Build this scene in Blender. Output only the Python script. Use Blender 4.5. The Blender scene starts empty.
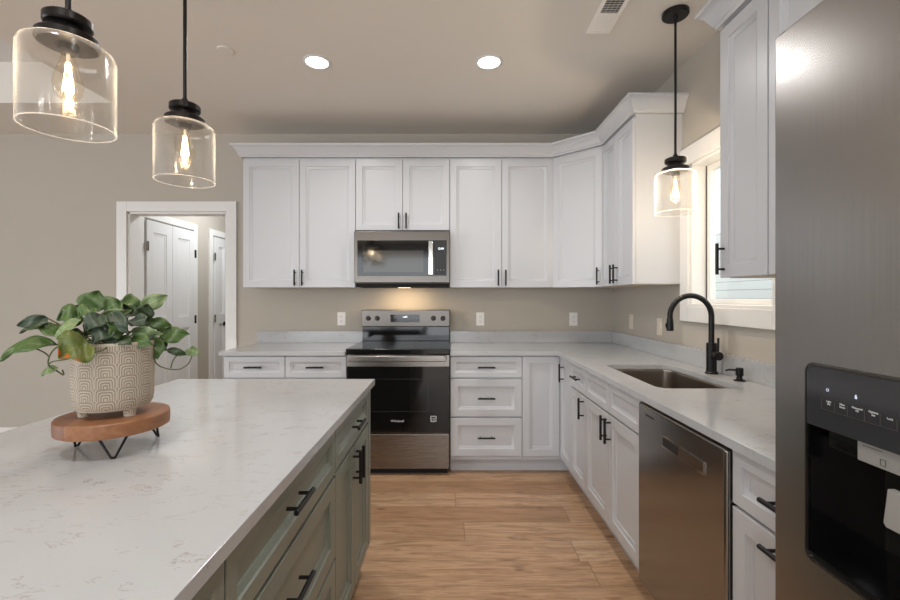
import bpy, bmesh, math, random
from mathutils import Vector, Matrix
random.seed(7)
C = bpy.context.scene.collection
S = bpy.context.scene
PI = math.pi

# ------------------------------------------------------------------ camera, world, lights, exposure
CAM_H = 1.305; F = 436.0; VX = 449.3; VY = 297.5
cd = bpy.data.cameras.new('camera'); cam = bpy.data.objects.new('camera', cd); C.objects.link(cam)
cam.location = (0, 0, CAM_H); cam.rotation_euler = (PI/2, 0, 0)
cd.sensor_width = 36; cd.lens = F/900*36
cd.shift_x = (450-VX)/900; cd.shift_y = -(300-VY)/900
cd.clip_start = 0.02
S.camera = cam

w = bpy.data.worlds.new('daylight_sky'); S.world = w; w.use_nodes = True
w.node_tree.nodes['Background'].inputs[0].default_value = (0.97, 0.985, 1.0, 1)
w.node_tree.nodes['Background'].inputs[1].default_value = 1.9

def area(name, loc, rot, sx, sy, power, col, spread=None):
    l = bpy.data.lights.new(name, 'AREA'); l.shape = 'RECTANGLE'; l.size = sx; l.size_y = sy
    l.energy = power; l.color = col
    if spread: l.spread = math.radians(spread)
    o = bpy.data.objects.new(name, l); C.objects.link(o); o.location = loc; o.rotation_euler = rot
    return o
# fill lamps added for even light: one behind the camera, one to the left
area('added_front_fill', (-1.9, -4.42, 1.25), (PI/2, 0, 0), 5.0, 2.2, 118, (0.87, 0.935, 1.0))
area('added_left_fill', (-6.9, -0.6, 1.3), (PI/2, 0, -PI/2), 2.8, 2.0, 130, (0.82, 0.91, 1.0))
area('sink_window_daylight', (1.72, 2.265, 1.68), (PI/2, 0, PI/2), 0.66, 0.8, 2.2, (0.95, 0.98, 1.0))
CAN_W = 9.5; PEND_W = 2.4; HALL_W = 26; HOOD_W = 2.0

S.view_settings.view_transform = 'Standard'
S.view_settings.look = 'None'
S.view_settings.gamma = 1
S.view_settings.use_curve_mapping = False
S.view_settings.exposure = -0.13
S.cycles.use_denoising = True
S.cycles.max_bounces = 10
S.cycles.transparent_max_bounces = 16
S.cycles.sample_clamp_indirect = 6

# ------------------------------------------------------------------ materials
def lin(c):
    def f(v):
        v /= 255.0
        return v/12.92 if v <= .04045 else ((v+.055)/1.055)**2.4
    return (f(c[0]), f(c[1]), f(c[2]), 1)

class NT:
    def __init__(s, name):
        s.m = bpy.data.materials.new(name); s.m.use_nodes = True
        s.t = s.m.node_tree; s.n = s.t.nodes; s.b = s.n['Principled BSDF']
    def new(s, typ, **k):
        nd = s.n.new(typ)
        for a, v in k.items(): setattr(nd, a, v)
        return nd
    def put(s, v, sock):
        if isinstance(v, bpy.types.NodeSocket): s.t.links.new(v, sock)
        else: sock.default_value = v
    def math(s, op, a, b=None, c=None, clamp=False):
        nd = s.new('ShaderNodeMath', operation=op, use_clamp=clamp)
        s.put(a, nd.inputs[0])
        if b is not None: s.put(b, nd.inputs[1])
        if c is not None: s.put(c, nd.inputs[2])
        return nd.outputs[0]
    def coord(s, kind='Object'): return s.new('ShaderNodeTexCoord').outputs[kind]
    def sep(s, v):
        nd = s.new('ShaderNodeSeparateXYZ'); s.put(v, nd.inputs[0]); return nd.outputs
    def comb(s, x, y, z):
        nd = s.new('ShaderNodeCombineXYZ')
        for i, q in enumerate((x, y, z)): s.put(q, nd.inputs[i])
        return nd.outputs[0]
    def mapping(s, v, scale=(1, 1, 1), loc=(0, 0, 0), rot=(0, 0, 0)):
        nd = s.new('ShaderNodeMapping'); s.put(v, nd.inputs[0])
        nd.inputs['Scale'].default_value = scale; nd.inputs['Location'].default_value = loc
        nd.inputs['Rotation'].default_value = rot
        return nd.outputs[0]
    def noise(s, v, scale, detail=3, rough=.5, dist=0.0):
        nd = s.new('ShaderNodeTexNoise'); s.put(v, nd.inputs['Vector'])
        nd.inputs['Scale'].default_value = scale; nd.inputs['Detail'].default_value = detail
        nd.inputs['Roughness'].default_value = rough; nd.inputs['Distortion'].default_value = dist
        return nd.outputs['Fac']
    def white(s, v):
        nd = s.new('ShaderNodeTexWhiteNoise', noise_dimensions='3D'); s.put(v, nd.inputs['Vector']); return nd.outputs['Value']
    def ramp(s, fac, stops):
        nd = s.new('ShaderNodeValToRGB'); s.put(fac, nd.inputs[0]); e = nd.color_ramp.elements
        while len(e) < len(stops): e.new(.5)
        for i, (p, c) in enumerate(stops):
            e[i].position = p; e[i].color = c
        return nd.outputs[0]
    def mix(s, fac, a, b, blend='MIX'):
        nd = s.new('ShaderNodeMix', data_type='RGBA', blend_type=blend)
        s.put(fac, nd.inputs[0]); s.put(a, nd.inputs[6]); s.put(b, nd.inputs[7]); return nd.outputs[2]
    def bump(s, h, strength=.1, dist=.01):
        nd = s.new('ShaderNodeBump'); nd.inputs['Strength'].default_value = strength
        nd.inputs['Distance'].default_value = dist; s.put(h, nd.inputs['Height'])
        s.t.links.new(nd.outputs[0], s.b.inputs['Normal'])
    def set(s, col=None, rough=None, metal=None, **k):
        if col is not None: s.put(col, s.b.inputs['Base Color'])
        if rough is not None: s.put(rough, s.b.inputs['Roughness'])
        if metal is not None: s.put(metal, s.b.inputs['Metallic'])
        for a, v in k.items(): s.put(v, s.b.inputs[a.replace('_', ' ')])
        return s.m

def paint(name, rgb, rough=.5, var=.03, scale=8, bump=0.0, bscale=250):
    n = NT(name); v = n.coord()
    c = lin(rgb); d = tuple(x*(1-var) for x in c[:3])+(1,)
    n.set(n.mix(n.noise(v, scale), c, d), rough)
    if bump: n.bump(n.noise(v, bscale, 2), bump, .002)
    return n.m
M = {}
M['wall'] = paint('beige_wall_paint', (182, 175, 164), .85, .03, 3, .25, 180)
M['ceiling'] = paint('ceiling_paint', (226, 221, 213), .9, .03, 2, .25, 160)
M['tray'] = paint('tray_ceiling_paint', (222, 222, 220), .9, .02, 2, .2, 160)
M['trim'] = paint('white_trim_paint', (226, 225, 222), .4, .02)
M['white'] = paint('white_cabinet_paint', (195, 196, 199), .33, .02, 5)
M['door'] = paint('white_door_paint', (220, 220, 220), .4, .02)
M['sage'] = paint('sage_cabinet_paint', (124, 130, 119), .35, .05, 6)
M['inside'] = paint('cabinet_underside', (205, 190, 168), .6, .05)
M['black'] = paint('matte_black_metal', (26, 25, 26), .38, .1, 20)
M['bronze'] = paint('dark_bronze_metal', (40, 37, 36), .35, .25, 25)
M['black'].node_tree.nodes['Principled BSDF'].inputs['Metallic'].default_value = .4
M['bronze'].node_tree.nodes['Principled BSDF'].inputs['Metallic'].default_value = .7
M['blackplastic'] = paint('black_plastic', (18, 18, 19), .4, .1)
M['darkgap'] = paint('dark_recess', (22, 20, 19), .8, .1)
M['plate'] = paint('white_plastic_plate', (232, 230, 226), .35, .01)
M['vent'] = paint('painted_metal_vent', (250, 245, 238), .5, .01)
M['beigeplate'] = paint('almond_plastic_plate', (222, 212, 198), .4, .01)
M['slot'] = paint('outlet_slot', (70, 66, 62), .6, .01)
M['text'] = paint('light_printed_mark', (215, 215, 215), .5, .01)
M['soil'] = paint('potting_soil', (46, 36, 28), .95, .5, 60, .8, 90)
M['stem'] = paint('green_stem', (84, 92, 50), .5, .3, 40)

def steel(name, rgb, rough, axis, aniso=.0, streak=.10):
    n = NT(name); v = n.coord()
    sc = [4, 4, 4]; sc = [400 if i != axis else 4 for i in range(3)]
    g = n.noise(n.mapping(v, tuple(sc)), 1, 2)
    r = n.math('MULTIPLY_ADD', g, streak, rough-streak/2)
    c = lin(rgb); d = tuple(x*.86 for x in c[:3])+(1,)
    n.set(n.mix(g, c, d), r, 1.0)
    if aniso: n.b.inputs['Anisotropic'].default_value = aniso
    n.bump(g, .015, .0004)
    return n.m
M['steel'] = steel('brushed_stainless_steel', (148, 143, 138), .27, 0)
M['steel_dark'] = steel('dark_stainless_steel', (108, 103, 98), .3, 0)
M['steel_y'] = steel('brushed_stainless_dishwasher', (156, 154, 152), .2, 1, 0, .08)
M['steel_fridge'] = steel('brushed_stainless_refrigerator', (168, 166, 165), .25, 2, .0, .05)
M['sinksteel'] = steel('sink_stainless_steel', (176, 168, 158), .3, 1)
M['chrome'] = steel('polished_steel', (205, 203, 200), .12, 0, 0, .04)

def glossy(name, rgb, rough, coat=.0):
    n = NT(name); v = n.coord(); c = lin(rgb)
    r = n.math('MULTIPLY_ADD', n.noise(v, 6), .03, rough)
    n.set(c, r); n.b.inputs['Coat Weight'].default_value = coat; n.b.inputs['Coat Roughness'].default_value = .03
    return n.m
M['silver'] = paint('silver_plastic', (138, 135, 130), .28, .05, 30)
M['blackglass'] = glossy('black_glass', (9, 9, 10), .05)
M['cooktop'] = glossy('ceramic_cooktop_glass', (8, 8, 9), .08)
M['mwglass'] = glossy('microwave_window_glass', (52, 48, 42), .07, .1)
M['panelglass'] = glossy('dispenser_panel_glass', (44, 44, 46), .07)
M['ring'] = glossy('burner_ring_print', (60, 60, 62), .2)

def emit(name, rgb, strength):
    n = NT(name); v = n.coord()
    n.set((0, 0, 0, 1), .5); n.b.inputs['Emission Color'].default_value = rgb+(1,)
    n.b.inputs['Emission Strength'].default_value = strength
    return n.m
M['can'] = emit('recessed_lamp_glow', (1.0, .96, .92), 14)
M['filament'] = emit('filament_glow', (1.0, .72, .40), 75)
M['led'] = emit('display_digits_glow', (.85, .95, 1.0), 3)
M['icon'] = emit('panel_icon_glow', (.8, .82, 1.0), 1.0)
M['hoodlamp'] = emit('cooktop_lamp_glow', (1.0, .72, .4), 4)

def thin_glass(name, tint, gloss_rough=.02, base=.04, dirt=0.0, seed=False):
    n = NT(name); t = n.t
    n.n.remove(n.b)
    out = [x for x in n.n if x.type == 'OUTPUT_MATERIAL'][0]
    tr = n.new('ShaderNodeBsdfTransparent'); tr.inputs[0].default_value = tint
    gl = n.new('ShaderNodeBsdfGlossy'); gl.inputs['Roughness'].default_value = gloss_rough
    lw = n.new('ShaderNodeLayerWeight'); lw.inputs[0].default_value = .5
    f = n.math('MULTIPLY_ADD', n.math('POWER', lw.outputs['Facing'], 5.0), .85, base, clamp=True)
    if seed:
        v = n.coord()
        b = n.noise(n.mapping(v, (1, 1, .35)), 60, 2)
        bm_ = n.new('ShaderNodeBump'); bm_.inputs['Strength'].default_value = .35; bm_.inputs['Distance'].default_value = .003
        n.put(b, bm_.inputs['Height']); t.links.new(bm_.outputs[0], gl.inputs['Normal'])
    mx = n.new('ShaderNodeMixShader'); n.put(f, mx.inputs[0])
    t.links.new(tr.outputs[0], mx.inputs[1]); t.links.new(gl.outputs[0], mx.inputs[2])
    if seed:
        tl = n.new('ShaderNodeBsdfTranslucent'); tl.inputs[0].default_value = (.95, .94, .92, 1)
        m3 = n.new('ShaderNodeMixShader'); n.put(n.math('MULTIPLY_ADD', n.math('POWER', lw.outputs['Facing'], 6.0), .45, .003), m3.inputs[0])
        t.links.new(mx.outputs[0], m3.inputs[1]); t.links.new(tl.outputs[0], m3.inputs[2]); mx = m3
    t.links.new(mx.outputs[0], out.inputs[0])
    return n.m
M['shade'] = thin_glass('seeded_clear_glass', (.975, .97, .96, 1), .10, .075, seed=True)
def rim():
    n = NT('glass_edge'); t = n.t; n.n.remove(n.b)
    out = [x for x in n.n if x.type == 'OUTPUT_MATERIAL'][0]
    a = n.new('ShaderNodeBsdfTransparent'); a.inputs[0].default_value = (.98, .98, .98, 1)
    d = n.new('ShaderNodeBsdfTranslucent'); d.inputs[0].default_value = (.95, .95, .93, 1)
    g = n.new('ShaderNodeBsdfGlossy'); g.inputs['Roughness'].default_value = .25
    m1 = n.new('ShaderNodeMixShader'); m1.inputs[0].default_value = .5
    t.links.new(d.outputs[0], m1.inputs[1]); t.links.new(g.outputs[0], m1.inputs[2])
    m2 = n.new('ShaderNodeMixShader'); n.put(n.math('MULTIPLY_ADD', n.noise(n.coord(), 40), .3, .35), m2.inputs[0])
    t.links.new(a.outputs[0], m2.inputs[1]); t.links.new(m1.outputs[0], m2.inputs[2]); t.links.new(m2.outputs[0], out.inputs[0])
    return n.m
M['rim'] = rim()
M['bulbglass'] = thin_glass('amber_bulb_glass', (1, .95, .86, 1), .04, .06)
M['pane'] = thin_glass('window_pane_glass', (.97, .99, .99, 1), .01, .05)

# quartz worktop
def quartz():
    n = NT('white_veined_quartz'); v = n.coord()
    base = n.mix(n.noise(v, 1.6, 4), lin((186, 187, 188)), lin((171, 172, 174)))
    a = n.noise(n.mapping(v, (1.5, 5.0, 3.0), rot=(0, 0, .35)), 5.5, 8, .62, .6)
    vein = n.math('ABSOLUTE', n.math('SUBTRACT', a, .5))
    vein = n.math('SUBTRACT', 1.0, n.math('MULTIPLY', vein, 75, clamp=True))
    brk = n.math('GREATER_THAN', n.noise(v, 13.0, 2), .53)
    brk2 = n.math('MULTIPLY', n.noise(n.mapping(v, (1, 1, 1), (3, 1, 2)), 5, 3), brk)
    f = n.math('MULTIPLY', vein, n.math('MULTIPLY', brk2, 1.05, clamp=True))
    col = n.mix(f, base, lin((134, 124, 114)))
    sp = n.math('GREATER_THAN', n.noise(v, 240, 2), .70)
    col = n.mix(n.math('MULTIPLY', sp, .35), col, lin((160, 154, 148)))
    return n.set(col, .13)
M['quartz'] = quartz()

# oak plank floor: boards run along X, rows 0.187 m wide
def planks():
    n = NT('light_oak_planks'); v = n.coord(); x, y, z = n.sep(v)
    row = n.math('DIVIDE', n.math('ADD', y, -1.972), .187)
    ri = n.math('FLOOR', row); rf = n.math('FRACT', row)
    off = n.math('MULTIPLY', n.white(n.comb(ri, 3.7, 1.1)), 1.5)
    bx = n.math('DIVIDE', n.math('ADD', x, off), 1.5)
    bi = n.math('FLOOR', bx); bf = n.math('FRACT', bx)
    idv = n.white(n.comb(ri, bi, 5.3))
    tone = n.ramp(idv, [(0, lin((176, 138, 106))), (.35, lin((194, 158, 125))), (.7, lin((202, 166, 133))), (1, lin((212, 180, 149)))])
    shift = n.math('MULTIPLY', idv, 40)
    gv = n.comb(n.math('ADD', x, shift), n.math('ADD', n.math('MULTIPLY', y, 11), shift), idv)
    g = n.noise(gv, 3.4, 8, .66, 1.3)
    fine = n.noise(n.comb(n.math('MULTIPLY', x, 3), n.math('MULTIPLY', y, 90), idv), 2.0, 4, .6)
    col = n.mix(n.ramp(g, [(.38, (0, 0, 0, 1)), (.58, (1, 1, 1, 1))]), n.mix(.75, tone, lin((134, 100, 70))), tone)
    col = n.mix(n.math('MULTIPLY', fine, .55), col, n.mix(.5, col, lin((120, 84, 52))))
    kv = n.noise(n.comb(n.math('MULTIPLY', x, 1.0), n.math('MULTIPLY', y, 2.6), shift), 4.2, 2)
    knot = n.ramp(kv, [(.68, (0, 0, 0, 1)), (.76, (1, 1, 1, 1))])
    col = n.mix(n.math('MULTIPLY', knot, .7), col, lin((84, 56, 36)))
    e1 = n.math('LESS_THAN', n.math('MINIMUM', rf, n.math('SUBTRACT', 1, rf)), .008)
    e2 = n.math('LESS_THAN', n.math('MINIMUM', bf, n.math('SUBTRACT', 1, bf)), .0012)
    seam = n.math('MAXIMUM', e1, e2)
    col = n.mix(n.math('MULTIPLY', seam, .65), col, lin((78, 54, 36)))
    n.set(col, n.math('MULTIPLY_ADD', fine, .12, .33))
    n.bump(n.math('SUBTRACT', fine, n.math('MULTIPLY', seam, 3)), .12, .001)
    return n.m
M['floor'] = planks()

def acacia():
    n = NT('acacia_wood'); v = n.coord(); x, y, z = n.sep(v)
    bi = n.math('FLOOR', n.math('DIVIDE', n.math('ADD', n.math('MULTIPLY', x, .9), n.math('MULTIPLY', y, .3)), .06))
    idv = n.white(n.comb(bi, 1, 2))
    g = n.noise(n.comb(n.math('MULTIPLY', x, 12), n.math('MULTIPLY', y, 3), n.math('MULTIPLY', z, 12)), 3, 6, .6, 1.5)
    a = n.mix(idv, lin((128, 82, 52)), lin((176, 124, 84)))
    return n.set(n.mix(g, a, lin((104, 62, 38))), .42)
M['acacia'] = acacia()

def pot():
    n = NT('patterned_stoneware'); v = n.coord(); x, y, z = n.sep(v)
    ang = n.math('ARCTAN2', y, x)
    u = n.math('FRACT', n.math('DIVIDE', n.math('ADD', ang, 4.0), 2*PI/12))
    wz = n.math('FRACT', n.math('DIVIDE', z, .0305))
    du = n.math('ABSOLUTE', n.math('MULTIPLY_ADD', u, 2, -1))
    dv = n.math('ABSOLUTE', n.math('MULTIPLY_ADD', wz, 1.0, -.12))
    d = n.math('POWER', n.math('ADD', n.math('POWER', du, 6.0), n.math('POWER', dv, 6.0)), 1/6)
    s_ = n.math('SINE', n.math('MULTIPLY', d, 2*PI*4.6))
    line = n.ramp(n.math('MULTIPLY_ADD', s_, .5, .5), [(.42, (0, 0, 0, 1)), (.62, (1, 1, 1, 1))])
    zone = n.math('MULTIPLY', n.math('GREATER_THAN', z, .006), n.math('LESS_THAN', z, .166))
    line = n.mix(zone, (1, 1, 1, 1), line)
    col = n.mix(line, lin((142, 128, 112)), lin((190, 179, 163)))
    col = n.mix(n.math('MULTIPLY', n.noise(v, 60, 3), .3), col, lin((158, 144, 126)))
    n.set(col, .75); n.bump(line, .6, .002)
    return n.m
M['pot'] = pot()

def leafmat(name, a, b, edge=None):
    n = NT(name); v = n.coord(); x, y, z = n.sep(v)
    ay = n.math('ABSOLUTE', y)
    rib = n.math('MULTIPLY', n.math('LESS_THAN', ay, .0006), .5)
    vein = n.math('SINE', n.math('MULTIPLY', n.math('SUBTRACT', x, n.math('MULTIPLY', ay, 1.1)), 700))
    vein = n.math('MULTIPLY', n.math('GREATER_THAN', vein, .95), .18)
    col = n.mix(n.noise(v, 45, 3), lin(a), lin(b))
    col = n.mix(n.math('MAXIMUM', rib, vein), col, lin(tuple(min(255, int(q*1.35+14)) for q in b)))
    if edge: 
        col = n.mix(n.ramp(n.math('ADD', n.noise(v, 30, 2), n.math('MULTIPLY', x, 5)), [(.86, (0, 0, 0, 1)), (1.0, (1, 1, 1, 1))]), col, lin(edge))
    n.set(col, .42); n.b.inputs['Transmission Weight'].default_value = 0
    n.b.inputs['Subsurface Weight'].default_value = .0
    return n.m
M['leaf_dark'] = leafmat('dark_green_leaf', (30, 44, 24), (52, 70, 36))
M['leaf_mid'] = leafmat('mid_green_leaf', (54, 80, 36), (84, 110, 56))
M['leaf_pale'] = leafmat('pale_green_leaf', (98, 120, 76), (130, 148, 104))
M['leaf_blue'] = leafmat('grey_green_leaf', (36, 50, 36), (64, 80, 60))
M['leaf_orange'] = leafmat('green_leaf_with_orange_edge', (66, 88, 34), (104, 108, 42), (190, 96, 44))

def siding():
    n = NT('white_lap_siding'); v = n.coord(); x, y, z = n.sep(v)
    f = n.math('FRACT', n.math('DIVIDE', z, .16))
    n.set(n.mix(n.math('LESS_THAN', f, .08), lin((224, 226, 226)), lin((170, 176, 180))), .7)
    n.bump(f, .5, .02)
    return n.m
M['siding'] = siding()
M['grass'] = paint('outdoor_lawn', (96, 112, 66), .9, .4, 5)

# ------------------------------------------------------------------ mesh helpers
class MB:
    def __init__(s): s.bm = bmesh.new()
    def _merge(s, t, mat=None):
        if mat is not None: bmesh.ops.transform(t, matrix=mat, verts=t.verts)
        me = bpy.data.meshes.new('tmp'); t.to_mesh(me); t.free(); s.bm.from_mesh(me); bpy.data.meshes.remove(me)
        return s
    def box(s, x0, x1, y0, y1, z0, z1, bev=0.0, seg=2, mat=None):
        t = bmesh.new(); bmesh.ops.create_cube(t, size=1)
        for v in t.verts:
            v.co = ((x0+x1)/2+v.co.x*(x1-x0), (y0+y1)/2+v.co.y*(y1-y0), (z0+z1)/2+v.co.z*(z1-z0))
        if bev: bmesh.ops.bevel(t, geom=t.edges[:]+t.verts[:], offset=bev, segments=seg, profile=.5, affect='EDGES')
        return s._merge(t, mat)
    def cyl(s, p0, p1, r, seg=24, r1=None, bev=0.0):
        p0 = Vector(p0); p1 = Vector(p1); d = p1-p0
        t = bmesh.new()
        bmesh.ops.create_cone(t, cap_ends=True, segments=seg, radius1=r, radius2=r if r1 is None else r1, depth=d.length)
        if bev:
            ed = [e for e in t.edges if all(len(f.verts) != 4 or seg == 4 for f in e.link_faces) or sum(len(f.verts) > 4 for f in e.link_faces) == 1]
            bmesh.ops.bevel(t, geom=ed, offset=bev, segments=2, profile=.5, affect='EDGES')
        m = Matrix.Translation((p0+p1)/2) @ d.to_track_quat('Z', 'Y').to_matrix().to_4x4()
        return s._merge(t, m)
    def lathe(s, prof, seg=48, loc=(0, 0, 0), mat=None):
        t = bmesh.new(); rings = []
        for r, z in prof:
            if r < 1e-6: rings.append([t.verts.new((0, 0, z))])
            else: rings.append([t.verts.new((r*math.cos(2*PI*i/seg), r*math.sin(2*PI*i/seg), z)) for i in range(seg)])
        for a, b in zip(rings, rings[1:]):
            for i in range(seg):
                j = (i+1) % seg
                if len(a) == 1 and len(b) == 1: continue
                if len(a) == 1: t.faces.new((a[0], b[j], b[i]))
                elif len(b) == 1: t.faces.new((a[i], a[j], b[0]))
                else: t.faces.new((a[i], a[j], b[j], b[i]))
        bmesh.ops.recalc_face_normals(t, faces=t.faces)
        m = Matrix.Translation(loc)
        if mat is not None: m = m @ mat
        return s._merge(t, m)
    def tube(s, pts, r, seg=12, caps=True):
        pts = [Vector(p) for p in pts]; t = bmesh.new(); rings = []
        rr = r if isinstance(r, (list, tuple)) else [r]*len(pts)
        up = None
        for i, p in enumerate(pts):
            if i == 0: d = pts[1]-p
            elif i == len(pts)-1: d = p-pts[i-1]
            else: d = (pts[i+1]-p).normalized()+(p-pts[i-1]).normalized()
            d.normalize()
            if up is None:
                up = Vector((0, 0, 1)) if abs(d.z) < .9 else Vector((1, 0, 0))
            a = d.cross(up).normalized(); b = a.cross(d).normalized(); up = b
            rings.append([t.verts.new(p+(a*math.cos(2*PI*k/seg)+b*math.sin(2*PI*k/seg))*rr[i]) for k in range(seg)])
        for A, B in zip(rings, rings[1:]):
            for k in range(seg):
                j = (k+1) % seg; t.faces.new((A[k], A[j], B[j], B[k]))
        if caps: t.faces.new(rings[0][::-1]); t.faces.new(rings[-1])
        bmesh.ops.recalc_face_normals(t, faces=t.faces)
        return s._merge(t)
    def prism(s, poly, z0, z1, bev=0.0, holes=(), mat=None):
        t = bmesh.new(); edges = []
        for lp in [poly]+list(holes):
            vs = [t.verts.new((p[0], p[1], z0)) for p in lp]
            for i in range(len(vs)): edges.append(t.edges.new((vs[i], vs[(i+1) % len(vs)])))
        bmesh.ops.triangle_fill(t, edges=edges, use_beauty=True, use_dissolve=True)
        g = bmesh.ops.extrude_face_region(t, geom=t.faces[:])
        bmesh.ops.translate(t, vec=(0, 0, z1-z0), verts=[e for e in g['geom'] if isinstance(e, bmesh.types.BMVert)])
        bmesh.ops.recalc_face_normals(t, faces=t.faces)
        if bev:
            ed = [e for e in t.edges if len(e.link_faces) == 2 and e.calc_face_angle(0) > .6 and abs(e.verts[0].co.z-e.verts[1].co.z) < 1e-6]
            bmesh.ops.bevel(t, geom=ed, offset=bev, segments=2, profile=.5, affect='EDGES')
        return s._merge(t, mat)
    def quadstrip(s, loops, close=True):
        t = s.bm
        R = [[t.verts.new(p) for p in L] for L in loops]
        for A, B in zip(R, R[1:]):
            k = len(A)
            for i in range(k if close else k-1):
                j = (i+1) % k; t.faces.new((A[i], A[j], B[j], B[i]))
        return R
    def face(s, pts): s.bm.faces.new([s.bm.verts.new(p) for p in pts]); return s
    def build(s, name, mat, parent=None, loc=None, smooth=True, fix=False):
        if fix: bmesh.ops.recalc_face_normals(s.bm, faces=s.bm.faces)
        me = bpy.data.meshes.new(name); s.bm.to_mesh(me); s.bm.free()
        if smooth:
            for p in me.polygons: p.use_smooth = True
            me.set_sharp_from_angle(angle=math.radians(35))
        me.materials.append(mat)
        o = bpy.data.objects.new(name, me); C.objects.link(o)
        if smooth:
            wn = o.modifiers.new('weighted_normals', 'WEIGHTED_NORMAL'); wn.keep_sharp = True; wn.weight = 100; wn.thresh = .01
        if parent: o.parent = parent
        if loc: o.location = loc
        return o

def root(name, label, cat, loc=(0, 0, 0), rz=0, group=None, kind=None):
    o = bpy.data.objects.new(name, None); C.objects.link(o); o.empty_display_size = .05
    o.location = loc; o.rotation_euler = (0, 0, rz)
    return tag(o, label, cat, group, kind)
def tag(o, label=None, cat=None, group=None, kind=None):
    if label: o['label'] = label
    if cat: o['category'] = cat
    if group: o['group'] = group
    if kind: o['kind'] = kind
    return o
def copy_thing(o, parent=None):
    c = o.copy(); C.objects.link(c)
    if parent: c.parent = parent
    for ch in list(o.children): copy_thing(ch, c)
    return c
def structure(o): o['kind'] = 'structure'; return o
def text(name, s_, size, mat, parent, loc, rot, extr=.0003, align='CENTER', sp=None):
    cu = bpy.data.curves.new(name, 'FONT'); cu.body = s_; cu.size = size; cu.extrude = extr
    cu.align_x = align; cu.align_y = 'CENTER'
    if sp: cu.space_line = sp
    t = bpy.data.objects.new(name, cu); C.objects.link(t); bpy.context.view_layer.update()
    me = bpy.data.meshes.new_from_object(t.evaluated_get(bpy.context.evaluated_depsgraph_get()))
    bpy.data.objects.remove(t); bpy.data.curves.remove(cu)
    me.materials.clear(); me.materials.append(mat)
    o = bpy.data.objects.new(name, me); C.objects.link(o); o.parent = parent; o.location = loc; o.rotation_euler = rot
    return o

# ------------------------------------------------------------------ dimensions
W = 1.445; D = 3.84; H = 2.743
XL = -7.0; YB = -4.5

# ------------------------------------------------------------------ the setting
structure(MB().box(XL-.1, W+.14, YB-.1, 7.1, -.1, 0).build('floor', M['floor'], smooth=False))
b = MB()
b.box(-2.49, W+.14, YB, D, H, H+.4); b.box(XL, -2.49, 3.22, D, H, H+.4)
structure(b.build('ceiling', M['ceiling'], smooth=False))
structure(MB().box(XL, -2.49, YB, 3.22, H+.301, H+.4).build('ceiling_tray', M['tray'], smooth=False))
# far wall with the doorway opening
OX0, OX1, OZ = -2.83, -1.955, 2.06
b = MB(); b.box(XL, OX0, D, D+.12, 0, H+.4); b.box(OX1, W+.14, D, D+.12, 0, H+.4); b.box(OX0, OX1, D, D+.12, OZ, H+.4)
structure(b.build('wall_far', M['wall'], smooth=False))
# right wall with the window opening
WY0, WY1, WZ0, WZ1 = 1.925, 2.61, 1.25, 2.10
b = MB(); b.box(W, W+.14, YB, WY0, 0, H); b.box(W, W+.14, WY1, D, 0, H)
b.box(W, W+.14, WY0, WY1, 0, WZ0); b.box(W, W+.14, WY0, WY1, WZ1, H)
structure(b.build('wall_right', M['wall'], smooth=False))
# unseen left and near walls, openings added to suit the fill lamps
b = MB(); b.box(XL-.12, XL, YB, -2.1, 0, H+.4); b.box(XL-.12, XL, .9, D+.12, 0, H+.4); b.box(XL-.12, XL, -2.1, .9, 2.4, H+.4)
structure(b.build('wall_left', M['wall'], smooth=False))
b = MB(); b.box(XL, -4.5, YB-.12, YB, 0, H+.4); b.box(.7, W+.14, YB-.12, YB, 0, H+.4); b.box(-4.5, .7, YB-.12, YB, 0, .1); b.box(-4.5, .7, YB-.12, YB, 2.5, H+.4)
structure(b.build('wall_near', M['wall'], smooth=False))
# hall behind the doorway
b = MB(); b.box(-2.98, -2.88, D+.12, 7.0, 0, H)
structure(b.build('wall_hall_left', M['wall'], smooth=False))
structure(MB().box(-1.80, -1.70, D+.12, 7.0, 0, H).build('wall_hall_right', M['wall'], smooth=False))
structure(MB().box(-2.98, -1.70, 7.0, 7.1, 0, H).build('wall_hall_far', M['wall'], smooth=False))
structure(MB().box(-2.98, -1.70, D+.12, 7.1, H, H+.1).build('ceiling_hall', M['tray'], smooth=False))
# baseboards
structure(MB().box(XL+.02, -2.93, D-.016, D-.001, 0, .165, .003).build('baseboard_far', M['trim']))
structure(MB().box(-2.879, -2.865, 5.0, 5.19, 0, .14, .003).build('baseboard_hall', M['trim']))

# doorway casing and jamb
def casing(b, x0, x1, zt, cw, y, t):
    b.box(x0-cw, x0, y-t, y, 0, zt+cw, .003); b.box(x1, x1+cw, y-t, y, 0, zt+cw, .003); b.box(x0, x1, y-t, y, zt, zt+cw, .003)
b = MB(); casing(b, OX0, OX1, OZ, .088, D-.001, .02)
b.box(OX0-.002, OX0+.018, D, D+.121, 0, OZ, .002); b.box(OX1-.018, OX1+.002, D, D+.121, 0, OZ, .002); b.box(OX0, OX1, D, D+.121, OZ-.018, OZ+.002, .002)
structure(b.build('trim_1', M['trim']))

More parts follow.
